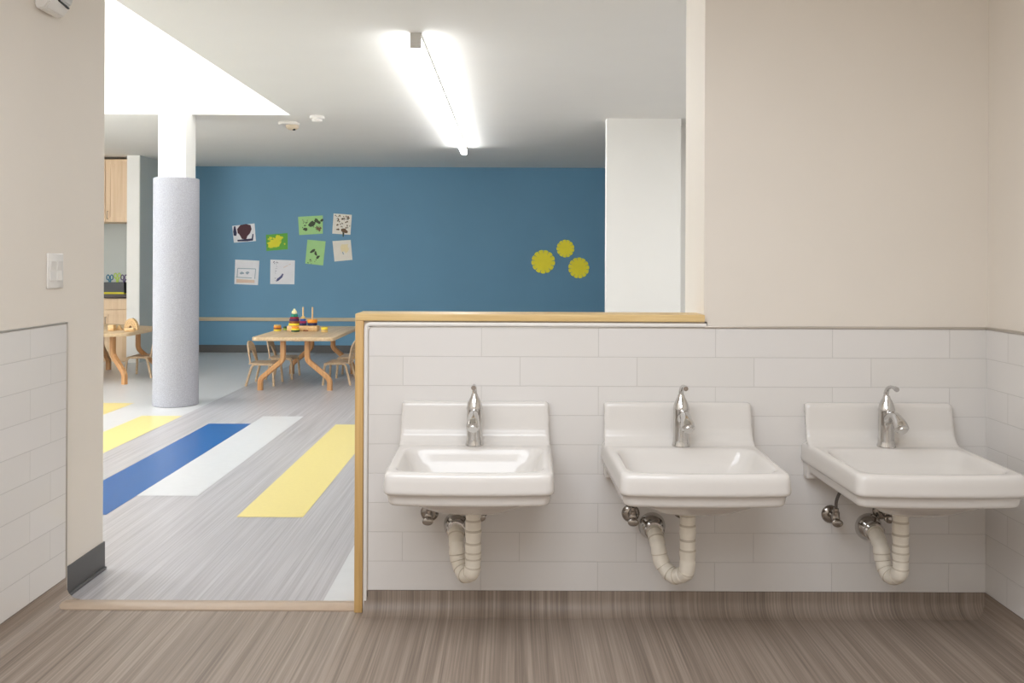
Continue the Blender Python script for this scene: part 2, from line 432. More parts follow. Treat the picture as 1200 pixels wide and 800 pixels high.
Yd = 7.83; t_ = thing('smoke_detector', 'small round white smoke detector, the farther-right ceiling disc', 'smoke detector', (PX(371,Yd), Yd, CZ))
b = B(); lathe(b, [(.062,0),(.066,-.01),(.064,-.024),(.05,-.03)]); obj('base', b, 'plastic', t_, 40)
b = B(); lathe(b, [(.046,-.028),(.044,-.045),(.03,-.052),(.001,-.053)]); obj('sensor_cap', b, 'plastic', t_, 40)
Yd = 8.2; t_ = thing('occupancy_sensor', 'white ceiling sensor with beige lens beside the skylight corner', 'sensor', (PX(338,Yd), Yd, CZ))
b = B(); lathe(b, [(.092,0),(.096,-.008),(.09,-.022),(.07,-.026)]); obj('base', b, 'plastic', t_, 40)
b = B(); lathe(b, [(.06,-.024),(.055,-.05),(.035,-.066),(.001,-.068)], (.03,0,0)); o = obj('lens', b, 'beigeplastic', t_, 40); o['label'] = 'beige domed lens'
b = B(); lathe(b, [(.014,-.06),(.012,-.074),(.001,-.076)], (.05,-.02,0)); o = obj('eye', b, 'dark', t_, 40); o['label'] = 'small black eye'

# strobe on the left wall
t_ = thing('alarm_strobe', 'off-white alarm strobe with a clear lens high on the left wall', 'alarm', (XL-.010, 3.16, 2.090))
b = B(); prism(b, [(0,.012),(0,.17),(.045,.17),(.055,.16),(.055,.03),(.035,.004),(.012,0)], -.065, .065, 'xz'); bmesh.ops.bevel(b, geom=list(b.edges), offset=.004, segments=2, affect='EDGES'); obj('housing', b, 'plastic', t_, 40)
b = B(); prism(b, [(.054,.04),(.054,.14),(.070,.13),(.072,.06),(.064,.042)], -.012, .060, 'xz'); bmesh.ops.bevel(b, geom=list(b.edges), offset=.004, segments=2, affect='EDGES'); o = obj('lens', b, 'lens', t_, 40); o['label'] = 'clear strobe lens'
b = B(); strip(b, fillet([(.057,-.018,.17),(.057,-.018,.044),(.057,.055,.034)], .012), (1,0,0), .008, .006); o = obj('gasket', b, 'dark', t_, 40); o['label'] = 'black line round the lens'
# switch
t_ = thing('light_switch', 'white light switch plate on the cream left wall', 'light switch', (XL-.010, 3.235, 1.134))
b = B(); box(b, 0, .007, -.055, .055, 0, .124, .003); obj('plate', b, 'plastic', t_, 40)
for s in (-1, 1):
    b = B(); prism(b, [(.006,.028),(.010,.028),(.007,.062),(.012,.096),(.006,.096)], s*.024-.017, s*.024+.017, 'xz'); obj('rocker', b, 'plastic', t_)

# ------------------------------------------------------------------ sinks
def outline(wb, wf, yb, yf, rb, rf, bow, z, n=8, m=12):
    """closed rounded trapezoid, back edge at yb (wall), front at yf<yb"""
    C = [(wb,yb,rb),(-wb,yb,rb),(-wf,yf,rf),(wf,yf,rf)]
    pts = []
    for i in range(4):
        x, y, r = C[i]; px, py, _ = C[i-1]; nx, ny, _ = C[(i+1)%4]
        u = Vector((px-x, py-y)).normalized(); w = Vector((nx-x, ny-y)).normalized()
        p0 = Vector((x,y))+u*r; p2 = Vector((x,y))+w*r
        for k in range(n+1):
            t = k/n; q = p0*(1-t)**2 + Vector((x,y))*2*t*(1-t) + p2*t*t
            pts.append(q)
        q2 = Vector((nx,ny)); r2 = C[(i+1)%4][2]; e = q2 - w*r2
        for k in range(1, m):
            pts.append(p2.lerp(e, k/m))
    out = []
    ym = .5*(yb+yf)
    for q in pts:
        y = q.y
        f = max(0, min(1, (yb-y)/(yb-yf)))
        y -= bow*(1-(q.x/wf)**2)*f*f*f if abs(q.x) < wf else 0
        out.append((q.x, y, z))
    return out

ZB = .42
def basin_mesh():
    b = B(); lp = []
    A = lambda wb, wf, yf, z, r=.03: lp.append(outline(wb, wf, -.001, yf, .004, r, .014, z))
    # under-bowl
    for w, yb, yf, z in ((.035,-.20,-.27,.436),(.085,-.15,-.32,.439),(.130,-.11,-.36,.455),(.175,-.085,-.40,.482),(.20,-.06,-.425,.5035)):
        lp.append(outline(w, w*.97, yb, yf, .05, .05, .01, z))
    A(.240,.236,-.455,.5035); A(.249,.243,-.461,.506); A(.253,.246,-.465,.512); A(.256,.249,-.468,.536); A(.260,.252,-.474,.540); A(.267,.257,-.482,.543); A(.2695,.259,-.4845,.550)
    A(.268,.257,-.484,.585); A(.266,.255,-.482,.599); A(.261,.250,-.476,.6065); A(.255,.244,-.470,.608)
    # basin
    def I(w, yb, yf, z, r, bow): lp.append(outline(w, w*.985, yb, yf, r, r, bow, z))
    I(.237,-.122,-.452,.6070,.06,.013); I(.231,-.127,-.446,.6035,.06,.012); I(.224,-.133,-.440,.592,.06,.011)
    I(.208,-.146,-.425,.560,.065,.010); I(.184,-.165,-.402,.528,.065,.008); I(.145,-.19,-.365,.506,.06,.004); I(.09,-.215,-.325,.491,.05,.0); I(.03,-.235,-.285,.484,.02,0)
    lp = [[(x*.99, y*1.047, max(z, .0)) for x, y, z in q] for q in lp]
    rings(b, lp, True)
    # splash
    def sp(w, dz): return w
    prof = [(-.001,.49),(-.001,.742),(-.004,.7465),(-.020,.7465),(-.027,.742),(-.031,.732),(-.035,.70),(-.040,.655),(-.048,.632),(-.064,.616),(-.09,.606),(-.12,.600),(-.12,.57),(-.04,.535)]
    def hw(y, z):
        f = min(1, max(0, (z-.60)/.15)); w = .266-.009*f
        if z < .595: return .235
        return w - max(0, (-y-.02))*.10
    loops = []
    for s in (-1, -.955, .955, 1):
        e = abs(s) == 1
        lpp = []
        for y, z in prof:
            zz = z-.006 if (e and z > .72) else z; yy = y*.86 if (e and z > .60) else y
            lpp.append((s*hw(y, z), yy, zz))
        loops.append(lpp)
    rings(b, loops, True)
    # wall foot
    box(b, -.257, .257, -.048, -.001, .485, .56)
    bmesh.ops.recalc_face_normals(b, faces=b.faces)
    me = bpy.data.meshes.new('tmp'); b.to_mesh(me); b.free()
    o = bpy.data.objects.new('tmp', me); COL.objects.link(o)
    r = o.modifiers.new('r', 'REMESH'); r.mode = 'VOXEL'; r.voxel_size = .0038
    s = o.modifiers.new('s', 'SMOOTH'); s.factor = .5; s.iterations = 10
    dg = bpy.context.evaluated_depsgraph_get()
    m2 = bpy.data.meshes.new_from_object(o.evaluated_get(dg))
    bpy.data.objects.remove(o)
    m2.name = 'basin'
    m2.materials.clear(); m2.materials.append(M['porcelain'])
    for v in m2.vertices:
        v.co.z -= ZB
        if v.co.y > -.004: v.co.y = -.0005
    for p in m2.polygons: p.use_smooth = True
    return m2
BASIN = basin_mesh()

def make_sink(label, X):
    t = thing('sink', label, 'sink', (X, WY, ZB), 0, 'wall hung sinks')
    o = bpy.data.objects.new('basin', BASIN); COL.objects.link(o); o.parent = t
    fy = -.088; fz = .6045-ZB
    b = B(); lathe(b, [(.0,0),(.0305,0),(.0315,.004),(.0305,.009),(.0285,.016),(.0275,.024),(.0268,.07),(.0268,.124),(.0278,.127),(.0278,.132),(.0262,.137),(.0238,.148),(.0180,.161),(.0130,.170),(.0110,.178),(.0001,.179)], (0, fy, fz), n=36)
    fa = obj('faucet', b, 'chrome', t, 50); fa['label'] = 'chrome single-lever faucet'
    b = B(); P = smooth_path([(0,fy-.004,fz+.092),(0,fy-.04,fz+.114),(0,fy-.075,fz+.117),(0,fy-.108,fz+.100),(0,fy-.132,fz+.080)], 7)
    n = len(P); R = [.020-.006*math.sin(PI*min(1, i/(n-1)*1.25)) + .003*(i/(n-1)) for i in range(n)]
    R = [max(.0135, x) for x in R]; R[-1] = .0155; R[-2] = .0165
    tube(b, P, R, 18); obj('spout', b, 'chrome', fa, 50)
    b = B(); P = smooth_path([(0,fy,fz+.166),(0,fy+.002,fz+.186),(0,fy-.010,fz+.203),(0,fy-.034,fz+.212),(0,fy-.062,fz+.213),(0,fy-.084,fz+.210)], 7); n = len(P)
    tube(b, P, [.0100-.0044*min(1, i/n*1.7)+(.0026 if i > n*.86 else 0) for i in range(n)], 12); obj('lever', b, 'chrome', fa, 50)
    b = B(); lathe(b, [(.024,0),(.026,.003),(.022,.005),(.012,.002),(.001,.0015)], (0,-.272,.4845-ZB)); d = obj('drain_strainer', b, 'chrome', t, 50)
    return t

def make_trap(label, X, Xf, dr=0):
    """white-wrapped trap: tailpiece at (X, WY-.2), wall flange at Xf"""
    zb = .183; t = thing('drain_trap', label, 'drain pipe', (X, WY, zb-.03), 0, 'wrapped drain traps')
    z0 = zb-.03; yd = -.2; dx = Xf-X
    Z = lambda z: z-z0
    ya = -.115
    pts = [(0,yd,Z(.44)),(0,yd,Z(.36)),(0,yd,Z(.28)),(dx*.02,yd,Z(.225)),(dx*.14,yd+.014,Z(.202)),(dx*.42,yd+.045,Z(.186)),(dx*.70,ya-.012,Z(.202)),(dx*.86,ya,Z(.228)),(dx*.94,ya+.01,Z(.268)),(dx*.99,ya+.042,Z(.298)),(dx,-.045,Z(.308))]
    P = smooth_path(pts, 12)
    acc = 0; R = []; prev = P[0]
    for p in P:
        acc += (p-prev).length; prev = p
        ph = (acc/.031 + .25*math.sin(acc*37+X*5)) % 1
        R.append(.0248+.0024*(1-ph)+.0008*math.sin(acc*90))
    b = B(); tube(b, P, R, 20)
    b.faces.ensure_lookup_table()
    for i in range(len(P)-1):
        if R[i+1]-R[i] > .0006 and random.random() < .72:
            for k in range(20): b.faces[i*20+k].material_index = 1
    o = obj('wrapped_pipe', b, ['wrap', 'seam'], t, 35); o['label'] = 'white tape wrapped pipe'
    b = B(); lathe(b, [(.020,0),(.020,-.05)], (0,yd,Z(.47))); lathe(b, [(.021,0),(.027,-.002),(.027,-.012),(.0255,-.018),(.02,-.019)], (0,yd,Z(.446)), n=12); obj('tailpiece', b, 'chrome', t, 40)
    b = B(); lathe(b, [(.048,0),(.047,.006),(.040,.020),(.030,.030),(.026,.034),(.026,.044),(.034,.045),(.0345,.060),(.030,.064),(.02,.064)], (dx,0,Z(.308)), (0,-1,.0), n=28)
    o = obj('wall_flange', b, 'chrome', t, 40); o['label'] = 'chrome flange at the tile'
    return t

def make_valve(label, X, z, tube_pts):
    t = thing('shutoff_valve', label, 'valve', (X, WY, z-.035), 0, 'chrome shutoff valves')
    c = .035
    b = B(); lathe(b, [(.032,0),(.031,.004),(.022,.011),(.012,.013)], (0,0,c), (0,-1,0)); obj('escutcheon', b, 'dullchrome', t, 40)
    b = B(); lathe(b, [(.010,.01),(.010,.035),(.013,.036),(.013,.060),(.009,.062)], (0,0,c), (0,-1,0), 16); lathe(b, [(.008,-.004),(.012,0),(.012,.022),(.009,.024),(.009,.034),(.006,.036)], (0.002,-.05,c), (0,0,1), 16); obj('body', b, 'dullchrome', t, 40)
    b = B(); lp = []
    for k, (s, h) in enumerate(((.6,0),(1,.003),(1,.010),(.7,.013))):
        lp.append([(.019*s*math.cos(a), -.064-h, c-.012+.013*s*math.sin(a)) for a in [i*2*PI/20 for i in range(20)]])
    rings(b, lp); obj('handle', b, 'dullchrome', t, 40)
    b = B(); tube(b, smooth_path([(.002,-.05,c+.030)]+tube_pts, 6), .0055, 10); o = obj('supply_tube', b, 'braid', t, 40); o['label'] = 'grey braided supply tube'
    return t

SX = [(558-600)*WY/F+.0, PX(793.5, WY), PX(1027.5, WY)]
wh = ['white wall-hung sink nearest the doorway, under the oak cap', 'white wall-hung sink in the middle of the three', 'white wall-hung sink in the right corner, cut by the photo edge']
nm = ['the sink nearest the doorway', 'the middle sink', 'the right corner sink']
fx = [-.063, -.085, -.026]
for i, X in enumerate(SX):
    make_sink(wh[i], X)
    make_trap('white wrapped drain pipe looping under '+nm[i], X+.002, X+fx[i])
    make_valve('chrome shutoff valve on the tile at the left under '+nm[i], X-.160, .352, [(.004,-.053,.10),(.022,-.066,.150),(.05,-.085,.180)])
    make_valve('chrome shutoff valve behind the drain pipe of '+nm[i], X+.020, .366, [(.002,-.05,.09),(.0,-.058,.11)])

# ------------------------------------------------------------------ children's tables and chairs
def rrect(x0, x1, y0, y1, r, n=5):
    out = []
    for cx, cy, a0 in ((x1-r,y1-r,0),(x0+r,y1-r,90),(x0+r,y0+r,180),(x1-r,y0+r,270)):
        for k in range(n+1):
            a = math.radians(a0+90*k/n); out.append((cx+r*math.cos(a), cy+r*math.sin(a)))
    return out

def slab(b, poly, z0, z1, e=.004):
    c = Vector((sum(p[0] for p in poly)/len(poly), sum(p[1] for p in poly)/len(poly)))
    def lp(ins, z):
        o = []
        for p in poly:
            v = Vector(p)-c; v = v*(1-ins/max(v.length, 1e-6)); o.append((c.x+v.x, c.y+v.y, z))
        return o
    rings(b, [lp(e*1.5,z0),lp(e*.4,z0+e*.4),lp(0,z0+e),lp(0,z1-e),lp(e*.4,z1-e*.4),lp(e*1.5,z1)])

def bent_leg(t, base, out, r0, r1, ztop):
    """laminated leg: straight down, kicked outward along 'out', straight to the floor"""
    o = Vector((out[0], out[1], 0)).normalized(); p = Vector((base[0], base[1], 0))
    P = fillet([p+o*r0+Vector((0,0,ztop)), p+o*r0+Vector((0,0,.285)), p+o*r1+Vector((0,0,.105)), p+o*r1], .038, 7)
    b = B(); strip(b, P, o.cross(Vector((0,0,1))), .05, .048); obj('leg', b, 'legwood', t, 40)

TZ = .51
TX, TY0, TY1 = -2.055, 8.5, 10.0
tb = thing('activity_table', "rectangular maple children's table holding the colourful ring toys", 'table', (TX, .5*(TY0+TY1), 0))
b = B(); slab(b, rrect(-.385, .385, -.75, .75, .05), TZ-.034, TZ); obj('tabletop', b, 'maple', tb, 40)
for y in (-.62, .62):
    for s in (-1, 1): bent_leg(tb, (0, y), (s, 0), .115, .33, TZ-.03)
b = B(); box(b, -.03, .03, -.55, .55, TZ-.055, TZ-.032, .003); obj('stretcher', b, 'legwood', tb, 40)

HX, HY, HS = -4.506, 9.37, .85
hb = thing('hexagon_table', "six-sided maple children's table at the left, holding wooden blocks", 'table', (HX, HY, 0))
hexp = [(HS*math.cos(math.radians(30+60*k)), HS*math.sin(math.radians(30+60*k))) for k in range(6)]
hp = [(p.x, p.y) for p in (lambda q: q[1:-1])(fillet([((hexp[5][0]+hexp[0][0])/2, (hexp[5][1]+hexp[0][1])/2, 0)]+[(x,y,0) for x, y in hexp]+[((hexp[5][0]+hexp[0][0])/2, (hexp[5][1]+hexp[0][1])/2, 0)], .06, 5))]
b = B(); slab(b, hp, TZ-.034, TZ); obj('tabletop', b, 'maple', hb, 40)
for k in range(6): bent_leg(hb, (0,0), hexp[k], .61, .79, TZ-.03)
def make_chair(label, loc, rz):
    t = thing('toddler_chair', label, 'chair', loc, rz, 'small wooden chairs at the tables')
    ZS = .222
    b = B()      # dished seat, front edge rolled down
    nx, ny = 12, 10; top_ = []
    def zz(u, v): return ZS - .006*(1-(2*v-1)**2)*math.sin(PI*u) - (.012*((u-.86)/.14)**2 if u > .86 else 0)
    def grid(dz):
        g = []
        for i in range(nx+1):
            row = []
            for j in range(ny+1):
                u, v = i/nx, j/ny; w = .132+.012*u
                row.append(b.verts.new((-.125+.255*u, (2*v-1)*w, zz(u, v)+dz)))
            g.append(row)
        return g
    g0, g1 = grid(0), grid(-.012)
    for i in range(nx):
        for j in range(ny):
            b.faces.new((g0[i][j], g0[i+1][j], g0[i+1][j+1], g0[i][j+1])); b.faces.new((g1[i][j], g1[i][j+1], g1[i+1][j+1], g1[i+1][j]))
    for i in range(nx):
        b.faces.new((g0[i][0], g1[i][0], g1[i+1][0], g0[i+1][0])); b.faces.new((g0[i][ny], g0[i+1][ny], g1[i+1][ny], g1[i][ny]))
    for j in range(ny):
        b.faces.new((g0[0][j], g0[0][j+1], g1[0][j+1], g1[0][j])); b.faces.new((g0[nx][j], g1[nx][j], g1[nx][j+1], g0[nx][j+1]))
    obj('seat', b, 'ply', t, 40)
    for s in (-1, 1):
        y = s*.148
        P = fillet([(.0,y*.96,ZS-.012),(.118,y,ZS-.012),(.132,y*1.14,0)], .04, 7)
        b = B(); strip(b, P, (0,1,0), .024, .020); obj('leg', b, 'ply', t, 40)
        P = fillet([(.0,y*.96,ZS-.012),(-.085,y,ZS-.012),(-.140,y*1.17,0)], .035, 7)
        b = B(); strip(b, P, (0,1,0), .024, .020); obj('leg', b, 'ply', t, 40)
    # backrest: an arch with a keyhole slot, curved and leaning back
    pts = []
    ho = .215
    for k in range(13):
        a = PI - PI*k/12; pts.append((.118*math.cos(a), .120+.088*math.sin(a)))
    poly = [(-.128,-.006)] + pts + [(.128,-.006),(.098,-.006),(.088,.03)]
    for k in range(7):
        a = PI*k/6; poly.append((.055*math.cos(a)+.0, .085+.03*math.sin(a)))
    poly += [(-.088,.03),(-.098,-.006)]
    b = B()
    f3 = lambda a, h, d: (-.118 - h*.17 + (a/.12)**2*.012 + d, a, ZS+h)
    v0 = [b.verts.new(f3(a, h, 0)) for a, h in poly]; v1 = [b.verts.new(f3(a, h, -.013)) for a, h in poly]
    n = len(poly)
    f_a = b.faces.new(v0); f_b = b.faces.new(v1[::-1])
    for i in range(n): b.faces.new((v0[i], v1[i], v1[(i+1)%n], v0[(i+1)%n]))
    bmesh.ops.triangulate(b, faces=[f_a, f_b])
    obj('backrest', b, 'ply', t, 30)
    return t
ch = make_chair('small wooden chair nearest the doorway on the left side of the ring toy table', (-2.455, 9.05, 0), 0)
dup(ch, (-2.40, 9.56, 0), 0, 'farther wooden chair on the left side of the ring toy table')
dup(ch, (-1.73, 9.14, 0), PI, 'small wooden chair beside the oak jamb on the right side of the ring toy table')
dup(ch, (-1.70, 9.68, 0), PI, 'farther wooden chair on the right side of the ring toy table')
dup(ch, (-3.895, 9.62, 0), PI+.05, 'small wooden chair at the six-sided table, half behind the grey column')
dup(ch, (-4.95, 10.02, 0), -.7, 'small wooden chair behind the six-sided table, by the cream wall edge')

# ------------------------------------------------------------------ toys on the tables
SYt = 9.3
bx0, bx1 = PX(338, SYt), PX(373.5, SYt)
st = thing('peg_stacker', 'wooden three-peg stacking toy on the maple table', 'toy', ((bx0+bx1)/2, SYt, TZ))
w = (bx1-bx0)/2; b = B(); box(b, -w, w, -.06, .06, 0, .055, .008); obj('base', b, 'toywood', st, 40)
pegs = [PX(345.2, SYt), PX(355.4, SYt), PX(366.4, SYt)]
for px, hgt in zip(pegs, (.20, .245, .245)):
    b = B(); lathe(b, [(.008,0),(.008,hgt-.058),(.005,hgt-.054)], (px-(bx0+bx1)/2, 0, .054), n=14); obj('peg', b, 'toywood', st, 40)
def toy_ring(px, py, z, ro, h, m, label, name='stacking_ring', group='coloured stacking rings', ri=.0095):
    b = B(); ring(b, (0,0,0), ri, ro, h); o = obj(name, b, m, None, 40, (px, py, z)); tag(o, label, 'toy', group); return z+h+.0004
def stack_on(px, items, where, z):
    for ro, h, m, cn in items:
        z = toy_ring(px, SYt, z, ro, h, m, f'{cn} stacking ring on the {where} peg of the wooden stacker')
    return z
z0 = TZ+.0555
z = stack_on(pegs[0], ((.057,.022,'t_yellow','large yellow'),(.052,.022,'t_brown','brown red'),(.050,.024,'t_purple','dark purple'),(.044,.018,'t_red','deep red'),(.034,.028,'t_green','teal green')), 'left', z0)
b = B(); lathe(b, [(.010,0),(.026,.006),(.028,.018),(.022,.032),(.012,.040),(.010,.052),(.001,.056)]); o = obj('stacking_bead', b, 't_cream', None, 40, (pegs[0], SYt, z)); tag(o, 'cream knob crowning the tallest ring stack', 'toy')
z = stack_on(pegs[1], ((.036,.024,'t_navy','dark navy'),(.036,.022,'t_magenta','magenta'),(.030,.020,'t_blue','bright blue'),(.020,.026,'t_tan','small tan')), 'middle', z0)
stack_on(pegs[2], ((.048,.028,'t_navy','broad navy'),(.050,.034,'t_orange','broad orange')), 'right', z0)
def loose(xc, yy, items, where):
    Y = .73*F/(yy-VY-.8); z = TZ+.0005
    for ro, h, m, cn in items: z = toy_ring(PX(xc, Y), Y, z, ro, h, m, f'{cn} ring lying {where}', ri=.008)
loose(325.5, 389.5, ((.038,.016,'t_yellow','yellow'),(.040,.018,'t_brown','brown'),(.038,.014,'t_orange','orange'),(.036,.013,'t_tan','tan')), 'in the small stack at the left end of the toys')
loose(336, 388.3, ((.032,.016,'t_lime','lime yellow'),(.034,.018,'t_dgreen','dark green')), 'in the low pile left of the stacker')
loose(346.5, 390.5, ((.042,.018,'t_dgreen','olive green'),(.042,.016,'t_yellow','yellow'),(.036,.020,'t_orange','orange')), 'in the pile in front of the stacker')
loose(359.5, 389.6, ((.045,.014,'t_brown','flat brown'),), 'flat in front of the middle and right pegs')
loose(380.5, 390.8, ((.034,.026,'t_tan','tan'),(.033,.024,'t_yellow','bright yellow')), 'apart at the right of the stacker')

# wooden blocks on the six-sided table
Yh = 9.22
b = B(); box(b, -.03, .03, -.03, .03, 0, .06, .005); o = obj('wooden_block', b, 'toywood', None, 40, (PX(131.5, Yh), Yh, TZ+.0005)); tag(o, 'pale wooden cube near the left edge of the six-sided table', 'toy')
b = B(); prism(b, [(-.035,0),(.035,0),(0,.052)], -.02, .02); o = obj('triangle_block', b, 'toywood', None, None, (PX(140.5, 9.3), 9.3, TZ+.0005)); tag(o, 'small wooden triangle block between the cube and the arch', 'toy')
b = B(); box(b, -.045, .045, -.025, .025, 0, .036, .003)
for x in (-.028, 0, .028): lathe(b, [(.007,0),(.007,.004),(.004,.006)], (x,-.025,.018), (0,-1,0), 12)
o = obj('peg_block', b, 'toywood', None, 40, (PX(152.8, 9.12), 9.12, TZ+.0005)); tag(o, 'low wooden block with pegs in front of the arch', 'toy')
b = B()
for r0, r1 in ((.066,.050),(.047,.033),(.030,.018)):
    po = [(r0*math.cos(PI*k/16), .022+r0*1.5*math.sin(PI*k/16)) for k in range(17)] + [(r1*math.cos(PI*k/16), .022+r1*1.45*math.sin(PI*k/16)) for k in range(16,-1,-1)]
    prism(b, po, -.025, .025)
box(b, -.07, .07, -.028, .028, 0, .024, .003)
o = obj('arch_toy', b, 'toywood', None, 30, (PX(154.5, 9.3), 9.3, TZ+.0005)); tag(o, 'nested wooden arch toy standing on the six-sided table', 'toy')

# ------------------------------------------------------------------ kitchenette
YC = 10.95
def cabinet(name, label, x0, x1, y0, y1, z0, z1, doors, hz, drawer=None):
    t = thing(name, label, 'cabinet', ((x0+x1)/2, (y0+y1)/2, z0)); hw = (x1-x0)/2; hd = (y1-y0)/2; hh = z1-z0
    b = B(); box(b, -hw, hw, -hd+.02, hd, 0, hh, .002); obj('body', b, 'cab', t)
    n = doors; wd = 2*hw/n
    for k in range(n):
        a, c = -hw+wd*k+.003, -hw+wd*(k+1)-.003
        zlo, zhi = .004, hh-.004
        if drawer: zhi = hh-drawer
        b = B(); box(b, a, c, -hd+.006, -hd+.019, zlo, zhi, .001); f = .055
        for q in ((a, c, zlo, zlo+f), (a, c, zhi-f, zhi), (a, a+f, zlo+f, zhi-f), (c-f, c, zlo+f, zhi-f)):
            box(b, q[0], q[1], -hd, -hd+.007, q[2], q[3], .001)
        d = obj('door', b, 'cab', t)
        b = B(); hx = a+.03
        tube(b, fillet([(hx,-hd,hz),(hx,-hd-.028,hz),(hx,-hd-.028,hz+.09),(hx,-hd,hz+.09)], .01, 4), .005, 8); obj('handle', b, 'dullchrome', d, 40)
        if drawer:
            b = B(); box(b, a, c, -hd, -hd+.019, hh-drawer+.006, hh-.004, .002); dd = obj('drawer', b, 'cab', t)
    return t
cabinet('wall_cabinet', 'pale maple wall cabinet above the kitchenette counter', -5.83, -4.605, 10.97, 11.49, PZ(262, YC), PZ(188, YC), 4, .04)
cabinet('base_cabinet', 'pale maple base cabinet under the dark counter', -5.83, -4.605, 10.93, 11.49, 0.0, .765, 4, .45, .14)
b = B(); box(b, -5.85, -4.603, 10.90, 11.495, .7655, .815, .004); o = obj('countertop', b, 'counter', None, 40); tag(o, 'dark brown countertop on the maple base cabinet', 'countertop')
Yk = 10.97
b = B(); box(b, PX(122,Yk), PX(147.5,Yk), Yk-.05, Yk+.17, .8155, .823, .002)
box(b, PX(122,Yk), PX(147.5,Yk), Yk-.05, Yk-.044, .823, .838); box(b, PX(122,Yk), PX(147.5,Yk), Yk+.164, Yk+.17, .823, .838)
o = obj('tray', b, 'tray', None); tag(o, 'yellow tray on the dark counter', 'tray')
cx0, cx1 = PX(123.5, Yk+.05), PX(148, Yk+.05)
b = B(); y0, y1 = Yk, Yk+.12; zA, zB = .8235, .955
box(b, cx0, cx1, y0, y1, zA, zA+.008)
for q in ((cx0,cx1,y0,y0+.006),(cx0,cx1,y1-.006,y1),(cx0,cx0+.006,y0,y1),(cx1-.006,cx1,y0,y1)): box(b, *q, zA+.008, zB)
o = obj('caddy', b, 'dark', None); tag(o, 'black caddy on the yellow tray', 'caddy')
def scissors(xp, m, label, tall):
    Y = Yk+.05; t = thing('scissors', label, 'scissors', (PX(xp, Y), Y, zA+.009), 0, 'scissors in the caddy')
    b = B(); prism(b, [(-.012,.03),(0,0),(.012,.03),(.010,.12),(-.010,.12)], -.002, .002); obj('blades', b, 'dullchrome', t)
    b = B(); h = tall
    for s in (-1, 1):
        lp = [(s*(.022+.017*math.cos(a)), 0, h-.034+.030*math.sin(a)) for a in [i*2*PI/20 for i in range(21)]]
        tube(b, lp, .0065, 8)
        tube(b, [(s*.004,0,.10),(s*.012,0,h-.055)], .008, 8)
    obj('handles', b, m, t, 40)
scissors(128.8, 's_blue', 'blue-handled scissors at the left of the black caddy', .215)
scissors(137.6, 's_lime', 'lime-green-handled scissors in the middle of the black caddy', .235)
scissors(145.6, 's_purple', 'purple-handled scissors at the right of the black caddy', .215)

# ------------------------------------------------------------------ pictures and paper flowers on the blue wall
def wxy(u, v, ox=240, oy=220, sc=6.0):
    x = ox+u/sc; y = oy+v/sc
    y -= .0042*(x-600)          # level the picture's slight tilt
    x += .0042*(y-305)
    return (PX(x, YB), PZ(y, YB))
def blob(cx, cy, rx, ry, n=14, jit=.2, rot=0):
    out = []
    for k in range(n):
        a = 2*PI*k/n; s = 1+random.uniform(-jit, jit); x, y = rx*s*math.cos(a), ry*s*math.sin(a)
        out.append((cx+x*math.cos(rot)-y*math.sin(rot), cy+x*math.sin(rot)+y*math.cos(rot)))
    return out
def painting(label, quad, papermat, marks, name='painting'):
    P = [wxy(*q) for q in quad]; cx = sum(p[0] for p in P)/4; cz = min(p[1] for p in P)
    b = B(); prism(b, [(x-cx, z-cz) for x, z in P], -.003, 0)
    mats = [papermat]
    for i, (m, poly) in enumerate(marks):
        if m not in mats: mats.append(m)
        d = -.0032-.0001*(i % 12)
        vs = []
        for q in poly:
            x, z = wxy(*q); vs.append(b.verts.new((x-cx, d, z-cz)))
        b.faces.new(vs).material_index = mats.index(m)
    o = obj(name, b, mats, None, None, (cx, YB-.0005, cz)); tag(o, label, 'picture', "children's pictures on the blue wall")
painting('white picture with a dark maroon blob, upper left on the blue wall', [(193,268),(350,250),(360,374),(205,386)], 'paper',
  [('ink_maroon', [(228,290),(250,262),(290,254),(322,262),(330,290),(318,320),(300,340),(292,362),(262,360),(245,330),(232,318)]),
   ('ink_navy', [(205,272),(215,270),(226,318),(222,338),(204,336),(200,310)]), ('ink_navy', [(228,366),(330,356),(335,325),(343,324),(340,370),(300,376),(232,377)])])
mk = [('ink_yellow', blob(490, 385, 48, 30, 16, .35, -.3)), ('ink_yellow', blob(525, 352, 22, 18, 12, .4)), ('ink_yellow', blob(460, 408, 18, 14, 12, .4))]
mk += [('ink_yellow', blob(random.uniform(445,565), random.uniform(335,425), random.uniform(3,8), random.uniform(3,7), 8, .3)) for _ in range(16)]
painting('small bright green picture with yellow splashes', [(430,330),(582,318),(584,432),(434,444)], 'paper_grass', mk)
def leafmarks(n, x0, x1, y0, y1, m, big): return [(m, blob(random.uniform(x0,x1), random.uniform(y0,y1), random.uniform(2,5)*big, random.uniform(2,4)*big, 8, .4, random.uniform(0,3))) for _ in range(n)]
mk = [('ink_leaf', blob(755,255,26,16,12,.3,-.6)), ('ink_leaf', blob(705,290,16,12,10,.3)), ('ink_leaf', blob(790,235,24,12,10,.3,.6)), ('ink_leaf', blob(822,228,14,8,10,.3,-.8)), ('ink_brown', blob(800,288,18,12,10,.4))] + leafmarks(26, 685, 815, 225, 305, 'ink_leaf', 1) + leafmarks(10, 780, 815, 270, 305, 'ink_brown', 1.3)
painting('pale green picture with dark leaf prints, upper of the two', [(656,204),(830,194),(830,322),(664,332)], 'paper_green', mk)
mk = leafmarks(26, 925, 1020, 195, 300, 'ink_brown', 1.7) + leafmarks(16, 915, 1020, 190, 290, 'ink_leaf', 1.1) + [('ink_brown', blob(982,300,24,14,12,.3,.4)), ('ink_leaf', [(968,310),(982,318),(976,345),(970,345)])]
painting('cream picture crowded with brown leaf prints, upper right', [(906,180),(1034,190),(1024,330),(896,322)], 'paper_cream', mk)
